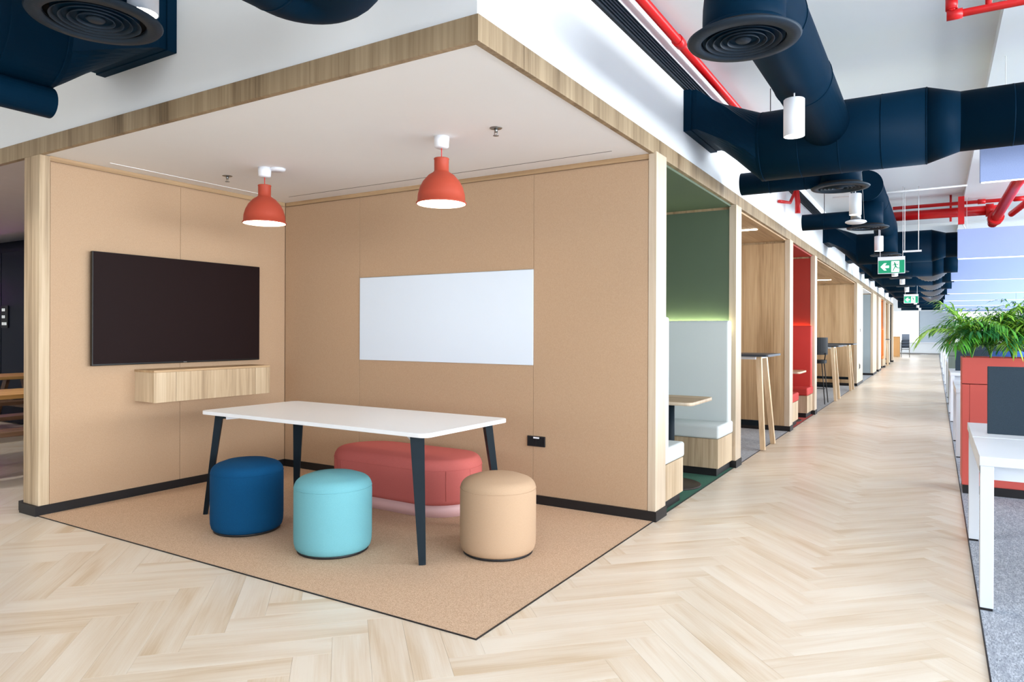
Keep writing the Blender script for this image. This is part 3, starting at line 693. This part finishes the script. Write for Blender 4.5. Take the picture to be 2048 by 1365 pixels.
obj('pipe', tube(nb(), bend+[(ex+math.sin(BT)*.1, ey+math.cos(BT)*.1, 0), (ex+math.sin(BT)*1.6, ey+math.cos(BT)*1.6, 0)], .2, 40), 'navy', t)
ring_part(t, (0, -.04, 0), (0, 1, 0), .2015, .01)

def can_light(x, y, zb, label, h=.215, r=.0575, zt=None, watts=75):
    t = thing('cylinder_light', label, 'light', (x, y, zb), 0, 'white cylinder downlights along the corridor')
    obj('housing', lathe(nb(), [(r-.004, .006), (r-.004, 0), (r, 0), (r, h-.004), (r-.004, h), (0, h)], 36), 'white_metal', t)
    obj('lens', lathe(nb(), [(0, .005), (r-.004, .005), (r-.004, .009), (0, .009)], 32), 'glow_w', t)
    obj('stem', tube(nb(), [(0, 0, h-.002), (0, 0, (zt or ZT)-zb)], .0045, 8), 'white_metal', t)
    l = bpy.data.lights.new('downlight_beam', 'SPOT'); l.energy = watts; l.spot_size = math.radians(125); l.spot_blend = .8; l.shadow_soft_size = .05; l.color = (1, .985, .965)
    lo = bpy.data.objects.new('downlight_beam', l); COL.objects.link(lo); lo.parent = t; lo.location = (0, 0, -.004)
    return t
for (x, y, z, zt, lb) in ((-.70, 4.27, 2.462, 2.715, 'above the corridor beside the green booth'), (-.70, 7.85, 2.53, ZT, 'behind the second diffuser'), (-.70, 11.3, 2.51, 2.89, 'in front of the exit sign'), (-.70, 15.9, 2.47, 2.83, 'below the first exit sign'),
                      (-.70, 19.6, 2.53, ZT, 'before the far exit sign'), (-.70, 22.7, 2.5, ZT, 'above the far exit sign'), (-.70, 27.8, 2.48, ZT, 'past the far exit sign'), (-.70, 32.5, 2.5, ZT, 'near the orange booth'), (-.70, 37, 2.5, ZT, 'past the last booth'), (-.7, 42, 2.5, ZT, 'nearest the window wall')):
    can_light(x, y, z, 'added unseen white cylinder downlight '+lb, zt=zt)
can_light(-2.93, 1.735, 2.70, 'white cylinder downlight in front of the nook bulkhead', h=.25, r=.064)
for (x, y, lb) in ((-5.6, 1.7, 'left of the nook bulkhead duct'), (-.7, .6, 'over the floor in front of the nook'), (-2.6, -.9, 'behind the viewpoint on the nook side'), (-.7, -2.6, 'behind the viewpoint in the corridor'), (-4.9, -1.2, 'in the open area facing the television')):  # out-of-view downlights, added to brighten the floor before the nook
    can_light(x, y, 2.70, 'added unseen white cylinder downlight '+lb)
can_light(-7.3, 3.3, 2.46, 'added unseen white cylinder downlight over the picnic table past the oak post', h=.14, zt=2.72, watts=70)  # hidden downlight added to lighten the left room's floor and ceiling
can_light(-10.5, 3.6, 2.46, 'added unseen white cylinder downlight over the picnic table by the navy cabinet', h=.14, zt=2.72, watts=70)  # second out-of-view downlight added for the left room
t = thing('hanging_downlight', 'white round downlight hanging on wires beneath the second diffuser', 'light', (-.73, 8.25, 2.50))
obj('rim', lathe(nb(), [(0, .006), (.085, .0), (.105, .012), (.10, .024), (.07, .034), (0, .034)], 32), 'white_metal', t)
obj('heat_sink', lathe(nb(), [(0, .03), (.05, .03), (.05, .11), (.04, .12), (0, .12)], 20), 'steel', t)
for a in (0, 2.1, 4.2): obj('wire', tube(nb(), [(.08*math.cos(a), .08*math.sin(a), .03), (.03*math.cos(a), .03*math.sin(a), ZT-2.5)], .002, 5), 'steel', t)

# slot grille, red pipe on the bulkhead
t = thing('slot_grille', 'long black linear slot grille high on the white bulkhead', 'grille', (XF-.0165, 10, 3.25))
obj('backing', bx(0, .012, -7.5, 8, 0, .135), 'grille_gap', t)
for k in range(6): obj('fin', bx(.012, .024, -7.5, 8, .004+k*.0246, .011+k*.0246), 'navy_dark', t)
def pipe(pts, r, name, label, cat='pipe', mat='red_pipe', n=14, fittings=()):
    t = thing(name, label, cat, pts[0]); o3 = Vector(pts[0]); obj('run', tube(nb(), [tuple(Vector(p)-o3) for p in pts], r, n), mat, t)
    for (p, q, rr) in fittings: obj('fitting', tube(nb(), [tuple(Vector(p)-o3), tuple(Vector(q)-o3)], rr, n), mat, t)
    return t
pipe([(-1.60, 1.0, 3.455), (-1.60, 9.3, 3.43), (-1.57, 9.7, 3.3), (-1.55, 9.75, 3.05), (-1.55, 9.75, 2.9)], .034, 'sprinkler_pipe', 'red sprinkler pipe running along the top of the bulkhead',
     fittings=[((-1.6, 4.9, 3.443), (-1.6, 5.0, 3.443), .042), ((-1.6, 8.9, 3.432), (-1.6, 9.05, 3.432), .042)])
pipe([(-1.57, 9.72, 3.2), (-1.62, 9.6, 3.02), (-1.68, 9.2, 2.98)], .02, 'sprinkler_pipe', 'thin red pipe branch curling under the bulkhead pipe')
pipe([(.075, 4.83, ZT), (.075, 4.83, 3.215), (.09, 4.83, 3.2), (2.2, 4.84, 3.2)], .022, 'sprinkler_pipe', 'red pipe with elbow dropping from the ceiling beside the first lilac baffle',
     fittings=[((.075, 4.83, 3.23), (.075, 4.83, 3.30), .032), ((.05, 4.83, 3.2), (.13, 4.83, 3.2), .03), ((.255, 4.83, 3.19), (.255, 4.83, 3.42), .017)])
pipe([(-.35, 8.6, 3.30), (1.6, 8.65, 3.30)], .028, 'sprinkler_pipe', 'red pipe crossing behind the first cross duct', fittings=[((.08, 8.62, 3.26), (.08, 8.62, 3.38), .036), ((.40, 8.62, 3.3), (.5, 8.62, 3.3), .036)])
pipe([(-.6, 13.0, 3.24), (.83, 13.05, 3.24)], .075, 'sprinkler_pipe', 'thick red main pipe above the second lilac baffle', fittings=[((.66, 13.04, 3.24), (.76, 13.04, 3.24), .1), ((.2, 13.02, 3.1), (.2, 13.02, 3.52), .016)])
pipe([(-.6, 12.9, 3.36), (2.5, 12.9, 3.36)], .028, 'sprinkler_pipe', 'thin red pipe running above the thick red main', fittings=[((.55, 12.9, 3.36), (.65, 12.9, 3.36), .038), ((1.0, 12.9, 3.36), (1.15, 12.9, 3.36), .038)])
pipe([(.76, 13.25, 3.06), (.90, 11.3, 3.30), (.97, 10.0, 3.33)], .07, 'sprinkler_pipe', 'thick red pipe slanting toward the first lilac baffle', fittings=[((.775, 13.0, 3.09), (.785, 12.86, 3.105), .105)])
pipe([(.98, 13.0, 3.15), (1.32, 11.9, 3.36)], .045, 'pipe_brace', 'red diagonal brace beside the thick red pipe', 'brace')
tag(obj('pipe_bracket', bx(.29, .37, 12.62, 12.70, 3.0, ZT-.1), 'red_pipe'), 'red vertical channel bracket above the second lilac baffle', 'bracket')
pipe([(-1.3, 11.2, 3.32), (.36, 11.15, 3.32)], .012, 'conduit', 'thin white conduit crossing below the ceiling', 'conduit', 'cable')

# exit signs (green running figure and arrow)
def exit_sign(loc, label, w=.36, h=.20):
    t = thing('exit_sign', label, 'sign', loc)
    obj('panel', bx(-w/2, w/2, -.006, .006, 0, h+.055, bev=.001), 'white_metal', t)
    face = obj('green_face', bx(-w/2+.008, w/2-.008, -.008, -.006, .008, h), 'sign_green', t)
    def flat(name, polys, y, mat):
        bm = nb()
        for P in polys:
            a = [bm.verts.new((x, y, z)) for x, z in P]; b = [bm.verts.new((x, y+.0012, z)) for x, z in P]
            bm.faces.new(a); bm.faces.new(b[::-1])
            for i in range(len(P)): bm.faces.new((a[i], b[i], b[(i+1) % len(P)], a[(i+1) % len(P)]))
        return obj(name, bm, mat, t)
    c = h/2+.004
    flat('arrow', [[(-.145, c), (-.095, c+.055), (-.062, c+.055), (-.088, c+.018), (-.03, c+.018), (-.03, c-.018), (-.088, c-.018), (-.062, c-.055), (-.095, c-.055)]], -.0095, 'sign_white')
    flat('doorway', [[(.0, .02), (.105, .02), (.105, h-.014), (.0, h-.014)]], -.0095, 'sign_white')
    def limb(p, q, wd):
        dx, dz = q[0]-p[0], q[1]-p[1]; l = math.hypot(dx, dz); nx, nz = -dz/l*wd/2, dx/l*wd/2
        return [(p[0]+nx, p[1]+nz), (q[0]+nx, q[1]+nz), (q[0]-nx, q[1]-nz), (p[0]-nx, p[1]-nz)]
    g = .02
    head = [(.043+.011*math.cos(2*PI*k/12), .150+g+.011*math.sin(2*PI*k/12)-.012) for k in range(12)]
    flat('running_figure', [head, limb((.048, .128+g), (.058, .082+g), .022), limb((.05, .124+g), (.025, .105+g), .009), limb((.025, .105+g), (.008, .112+g), .008), limb((.055, .122+g), (.083, .108+g), .009), limb((.083, .108+g), (.092, .125+g), .008),
          limb((.056, .085+g), (.036, .055+g), .013), limb((.036, .055+g), (.024, .018+g), .011), limb((.06, .085+g), (.08, .062+g), .013), limb((.08, .062+g), (.112, .058+g), .011)], -.011, 'sign_green')
    obj('hanger', tube(nb(), [(-w/2+.03, 0, h+.05), (-w/2+.03, 0, ZT-loc[2])], .004, 6), 'cable', t); obj('hanger', tube(nb(), [(w/2-.03, 0, h+.05), (w/2-.03, 0, ZT-loc[2])], .004, 6), 'cable', t)
    return t
exit_sign((-.57, 11.9, 2.225), 'hanging green exit sign with left arrow nearer the red booth')
exit_sign((-.60, 23.0, 2.19), 'hanging green exit sign with left arrow far down the corridor')
t = thing('hanger_bar', 'thin white trapeze bar hung on rods beside the exit sign', 'bracket', (-.32, 12.0, 2.545))
obj('bar', bx(-.1, .14, -.015, .015, 0, .025), 'cable', t)
for xx in (-.08, .1): obj('rod', tube(nb(), [(xx, 0, .02), (xx, 0, ZT-2.545)], .006, 6), 'cable', t)
# foil flexible ducts
for k, (y, z) in enumerate(((17.9, 2.62), (21.3, 2.6), (24.8, 2.6), (29.5, 2.6))):
    t = thing('flexible_duct', 'sagging silver flexible duct loop '+('above the second lilac baffle', 'above the third lilac baffle', 'over the corridor near the far exit sign', 'over the far corridor')[k], 'duct', (.0, y, z), 0, 'silver flexible ducts')
    pts = [(-.48+.74*s/40, .12*math.sin(s/40*PI), .42*(abs(s/20-1))**2.2) for s in range(41)]
    for q in (0, 40): obj('strap', tube(nb(), [pts[q], (pts[q][0], pts[q][1], (ZT if pts[q][0] < .3 else ZT-.10)-z)], .004, 6), 'cable', t)
    obj('hose', tube(nb(), pts, .14, 20, True, [.13+.012*(s % 2) for s in range(41)]), 'foil', t)

# lilac acoustic baffles over the desks
BY = [6.4, 12.75, 18.0, 24.0, 29.2, 34.5, 39.5, 44.0]
ords = ['first', 'second', 'third', 'fourth', 'fifth', 'sixth', 'seventh', 'last']
for k, y in enumerate(BY):
    t = thing('acoustic_baffle', ords[k]+' lilac felt baffle over the desks, counted from the red planter', 'baffle', (.285, y, 2.475), 0, 'lilac baffles over the desks')
    for a, b in ((0, 2.05), (2.054, 4.1), (4.104, 6.2)): obj('felt_panel', bx(a, b, -.025, .025, .008, .455, bev=.004), 'lilac', t)
    obj('light_edge', bx(.01, 6.19, -.014, .014, .002, .008), 'glow_line', t)
    for xx in (.16 if k == 0 else .12, 1.6, 3.2, 5): obj('cable', tube(nb(), [(xx, 0, .45), (xx, 0, ZT-.1-2.475)], .0035, 6), 'cable', t)
t = thing('power_cable', 'white power cable hanging down to the second lilac baffle', 'cable', (.36, 12.7, 2.93)); obj('cord', tube(nb(), [(.03, 0, 0), (0, 0, .06), (.0, 0, .25), (-.01, 0, .49)], .008, 8), 'cable', t)

# ------------------------------------------------------------------ desks, planters
def desk(y0, y1, label, X0=.182, L=3.2, screen=True):
    yc = (y0+y1)/2; t = thing('bench_desk', label, 'desk', (X0, yc, .004), 0, 'white bench desks')
    hd = (y1-y0)/2; zt = .737
    for a, b in ((-hd, -.012), (.012, hd)): obj('desktop', bx(0, L, a, b, zt-.045, zt, bev=.002), 'desk_white', t)
    for x in (0.003, L-.06):
        for yy in (-hd+.006, hd-.17):
            obj('leg', bx(x, x+.055, yy, yy+.055, .012, zt-.045, bev=.002), 'desk_white', t); obj('foot_pad', bx(x+.003, x+.052, yy+.003, yy+.052, 0, .012), 'black', t)
        obj('end_beam', bx(x, x+.055, -hd+.01, hd-.12, zt-.09, zt-.045), 'desk_white', t)
    obj('cross_beam', bx(.06, L-.06, -hd+.13, -hd+.17, zt-.13, zt-.045), 'desk_white', t); obj('cross_beam', bx(.06, L-.06, hd-.2, hd-.16, zt-.13, zt-.045), 'desk_white', t)
    return t
def desk_screen(x0, y, label, L=3.0):
    t = thing('desk_screen', label, 'screen', (x0, y, .741), 0, 'charcoal desk screens')
    for k in range(2): obj('screen_panel', bx(k*1.504, k*1.504+1.5, -.014, .014, .0, .395, bev=.003), 'screen', t)
    obj('clamp', bx(.3, .38, -.01, .01, -.05, .0), 'white_metal', t)
    return t
desk(4.015, 5.50, 'white bench desk in front of the red planter'); desk_screen(.262, 4.955, 'charcoal screen standing on the desk in front of the red planter')
desk(8.80, 10.3, 'white bench desk just behind the red planter', .187); desk_screen(.27, 9.6, 'charcoal screen on the desk just behind the red planter')
desk(12.3, 13.8, 'white bench desk before the sage planter', .19); desk_screen(.27, 13.05, 'charcoal screen on the desk before the sage planter')
desk(16.9, 18.4, 'white bench desk just behind the sage planter', .2); desk_screen(.28, 17.6, 'charcoal screen on the desk just behind the sage planter')
desk(21.1, 22.6, 'white bench desk well beyond the sage planter', .2); desk(26.0, 27.5, 'far white bench desk by the corridor', .2); desk(31.0, 32.5, 'farther white bench desk by the corridor', .2); desk(36.5, 38, 'farthest white bench desk by the corridor', .2)
def planter(y0, y1, mat, label, X0=.19, L=3.2, H=1.13):
    t = thing('planter_cabinet', label, 'planter', (X0, y0, .004)); d = y1-y0; H -= .004
    obj('plinth', bx(.008, L-.02, .012, d-.01, 0, .07), 'black', t)
    obj('body', bx(.004, L, .012, d-.012, .07, .905), mat, t)
    n = 4
    for k in range(n):
        a, b = .052+k*(L-.06)/n, .049+(k+1)*(L-.06)/n
        obj('door', bx(a, b, 0, .012, .075, .905, bev=.002), mat, t)
    obj('end_panel', bx(0, .05, 0, d, .075, .905, bev=.002), mat, t)
    bm = nb(); box(bm, 0, L, 0, .018, .911, H); box(bm, 0, L, d-.018, d, .911, H); box(bm, 0, .018, .018, d-.018, .911, H); box(bm, L-.018, L, .018, d-.018, .911, H); box(bm, .018, L-.018, .018, d-.018, .911, .93)
    obj('trough', bm, mat, t); obj('soil', bx(.018, L-.018, .018, d-.018, .93, H-.03), 'soil', t)
    return t
planter(6.87, 7.32, 'planter_red', 'coral red planter cabinet with palms beyond the first desk')
planter(15.25, 15.7, 'planter_sage', 'sage green planter cabinet further down the desks', .21)
def palm(loc, label, n=12, h=.36, seed=1, mat=('leaf', 'leaf2', 'leaf3')):
    rd = random.Random(seed); t = thing('palm_plant', label, 'plant', loc, 0)
    for k in range(n):
        a = 2*PI*k/n+rd.uniform(-.3, .3); lean = rd.uniform(.35, 1.15); hh = h*rd.uniform(.75, 1.1); dirh = Vector((math.cos(a), math.sin(a), 0)); pts = []
        Lf = hh*1.35
        th = PI/2-.12*lean; p = Vector((0, 0, 0))
        for s in range(13):
            pts.append(p.copy()); p = p+(dirh*math.cos(th)+Vector((0, 0, 1))*math.sin(th))*Lf/12; th -= lean*.165*(.6+s/10)
        bm = nb(); tube(bm, pts, .003, 5, True, [.0035-.0025*s/12 for s in range(13)])
        side = dirh.cross(Vector((0, 0, 1)))
        for s2 in range(6, 26):
            s = min(12, s2//2); fr_ = (s2 % 2)*.5
            for sg in (-1, 1):
                tt = (pts[min(s+1, 12)]-pts[s-1]).normalized(); ln = (.11+.11*math.sin(PI*(s-2)/11))*rd.uniform(.8, 1.15)*h/.36; wd = .0068*rd.uniform(.8, 1.3)*h/.36
                d = (side*sg*(.75 if s < 12 else .25)+tt*.75+Vector((0, 0, rd.uniform(-.25, .05)))).normalized(); q0 = pts[s].lerp(pts[min(s+1, 12)], fr_)
                nrm = d.cross(tt).normalized(); wv = d.cross(Vector((0, 0, 1))); wv = wv.normalized() if wv.length > .01 else side
                q1 = q0+d*ln*.45; q2 = q1+(d+Vector((0, 0, -.45))).normalized()*ln*.35; q3 = q2+(d+Vector((0, 0, -.9))).normalized()*ln*.3
                v = [bm.verts.new(q0)]+[bm.verts.new(c) for c in (q1+wv*wd, q1-wv*wd, q2+wv*wd*.8, q2-wv*wd*.8, q3)]
                bm.faces.new((v[0], v[1], v[2])); bm.faces.new((v[1], v[3], v[4], v[2])); bm.faces.new((v[3], v[5], v[4]))
        obj('frond', bm, mat[rd.choice((0, 0, 1, 1, 2))], t)
    return t
spots = [(.26, 6.98, .34, 13, 'over the corner of the red planter'), (.40, 7.16, .36, 13, 'second from the corridor in the red planter'), (.54, 6.99, .30, 11, 'in front of the blue chair in the red planter'), (.68, 7.18, .40, 14, 'third along the back of the red planter'),
         (.86, 7.02, .36, 12, 'further along the red planter'), (1.05, 7.15, .4, 12, 'deep in the red planter'), (1.3, 7.05, .36, 10, 'toward the middle of the red planter')]
for k, (x, y, h, n, lb) in enumerate(spots): palm((x, y, 1.098), 'green palm with narrow leaflets '+lb, n+6, h*1.08, 11+k)
for k, (x, y, lb) in enumerate(((.3, 15.4, 'over the corner of the sage planter'), (.6, 15.5, 'second in the sage planter'), (.95, 15.45, 'third in the sage planter'))): palm((x, y, 1.098), 'green palm '+lb, 9, .36, 31+k)
t = thing('orange_bloom', 'small orange bloom among the palm leaves over the planter corner', 'flower', (.10, 6.98, 1.24))
for k in range(5): obj('petal', beam(nb(), (0, 0, 0), (.02*math.cos(k*1.26), .012*math.sin(k*1.26), .03), (.004, .014), .002, (0, 1, 0)), 'orange', t)
obj('stalk', tube(nb(), [(0, 0, 0), (.08, .02, -.06), (.14, .02, -.14)], .003, 5), 'stem', t)
def office_chair(loc, rz, label):
    t = thing('office_chair', label, 'chair', loc, rz)
    for k in range(5):
        a = 2*PI*k/5; obj('base_arm', beam(nb(), (0, 0, .09), (.3*math.cos(a), .3*math.sin(a), .065), .045, .03, (-math.sin(a), math.cos(a), 0)), 'dark_plastic', t)
        obj('caster', lathe(nb(), [(0, 0), (.025, .0), (.03, .028), (.025, .055), (0, .055)], 12, (.3*math.cos(a), .3*math.sin(a), 0)), 'black', t)
    obj('gas_column', tube(nb(), [(0, 0, .09), (0, 0, .44)], .028, 14), 'dark_plastic', t)
    obj('seat', prism(nb(), rrect(0, 0, .5, .48, .1), .44, .51), 'blue_chair', t)
    bm = nb(); rows = []
    for s in range(9):
        z = .56+.60*s/8; wv = .24*(1-max(0, (s-4)/4)**3*.55); rows.append([bm.verts.new((wv*(u/4-1), .25+.03*math.sin(s/8*PI)-.05*(1-abs(u/4-1)**2)*0-.06*abs(u/4-1)**2, z)) for u in range(9)])
    for A, B in zip(rows, rows[1:]):
        for u in range(8): bm.faces.new((A[u], A[u+1], B[u+1], B[u])).smooth = True
    o = obj('backrest', bm, 'blue_chair', t); sd = o.modifiers.new('thick', 'SOLIDIFY'); sd.thickness = .03
    obj('back_stem', beam(nb(), (0, .1, .44), (0, .29, .75), .06, .02, (1, 0, 0)), 'dark_plastic', t)
    for s in (-1, 1): obj('armrest', bx(s*.27-.03, s*.27+.03, -.1, .14, .66, .69, bev=.008), 'dark_plastic', t); obj('arm_post', bx(s*.27-.015, s*.27+.015, .0, .04, .46, .66), 'dark_plastic', t)
    return t
office_chair((.585, 8.2, .004), PI, 'blue office chair behind the palms of the red planter')

# ------------------------------------------------------------------ far end
we = nb(); box(we, -16.9, 9, YE, YE+.3, 0, .75); box(we, -16.9, 9, YE, YE+.3, 2.72, ZT)
box(we, -16.9, -6.0, YE, YE+.3, .75, 2.72)
wf = struct('wall_far', we, plain('far_wall_grey', (222, 228, 234), .7), 'pale grey window wall closing the corridor')
for a, b in ((-.85, .95), (4.3, 5.4)): obj('column', bx(a, b, YE-.02, YE+.3, .76, 2.72), plain('column_grey', (176, 190, 204), .7), wf)
obj('sill', bx(-6, 9, YE-.12, YE, .72, .76), 'white_metal', wf); struct('baseboard_far', bx(-6, 9, YE-.02, YE, 0, .09), 'steel', 'grey skirting below the far windows')
for k, (a, b, mull) in enumerate(((-6.0, -.85, (-4.2, -2.35)), (.95, 4.3, (2.7, 4.0)), (5.4, 9, (7,)))):
    g = struct('window_%d' % (k+1), bx(a, b, YE+.12, YE+.13, .76, 2.72), 'glass', 'bright far window beyond the corridor')
    for mm in (a+.02,)+mull+(b-.02,): obj('mullion', bx(mm-.025, mm+.025, YE+.08, YE+.17, .76, 2.72), plain('grey_frame', (120, 126, 132), .5), g)
t = thing('storage_cabinet', 'tall oak storage cabinet standing near the far windows', 'cabinet', (-1.85, 43.9, 0))
obj('body', bx(-.2, .17, 0, .6, .0, 1.13), 'oak_honey', t); obj('top', bx(-.21, .18, -.01, .61, 1.13, 1.15), 'oak_honey', t); obj('door', bx(-.195, .165, -.018, 0, .05, 1.12), plain('caramel_front', (196, 146, 92), .5), t)
for k in range(4):
    t = thing('stacking_chair', 'grey stacking chair '+('bottom', 'second', 'third', 'top')[k]+' of the stack near the far windows', 'chair', (-1.42, 44.2, k*.16), 0, 'chairs stacked near the far windows')
    obj('seat', bx(-.2, .2, -.2, .2, .42, .44), 'dark_plastic', t); obj('backrest', beam(nb(), (0, .2, .5), (.0, .30, .8), .38, .02, (1, 0, 0)), plain('blue_grey', (120, 130, 146), .6), t)
    for sx in (-1, 1):
        for sy in (-1, 1): obj('leg', tube(nb(), [(sx*.18, sy*.18, .42), (sx*.2, sy*.21, 0)], .01, 6), 'steel', t)
        obj('back_post', tube(nb(), [(sx*.18, .19, .42), (sx*.18, .22, .55)], .01, 6), 'steel', t)

# window bands that let the daylight in (right side, rear side, far left side)
struct('wall_far_side', box(box(nb(), -6.1, -5.95, 37.1, YE, 0, .75), -6.1, -5.95, 37.1, YE, 2.72, ZT), 'white_paint', 'white sill and lintel of the far left windows')
g = struct('window_4', bx(-6.03, -6.02, 37.1, YE, .75, 2.72), 'glass', 'bright window band past the last booth')
for k in range(5): obj('mullion', bx(-6.06, -5.98, 37.15+k*3.3, 37.2+k*3.3, .75, 2.72), 'steel', g)
g = struct('window_5', bx(9.02, 9.03, -7.95, YE, .85, 3.05), 'glass', 'long window band beside the desks')
for k in range(15): obj('mullion', bx(8.98, 9.07, -7.9+k*4.1, -7.84+k*4.1, .85, 3.05), 'steel', g)
g = struct('window_6', bx(-16.9, 8.95, -8.03, -8.02, .85, 3.05), 'glass', 'window band facing the nook from behind')
for k in range(8): obj('mullion', bx(-16.8+k*3.6, -16.74+k*3.6, -8.07, -7.98, .85, 3.05), 'steel', g)
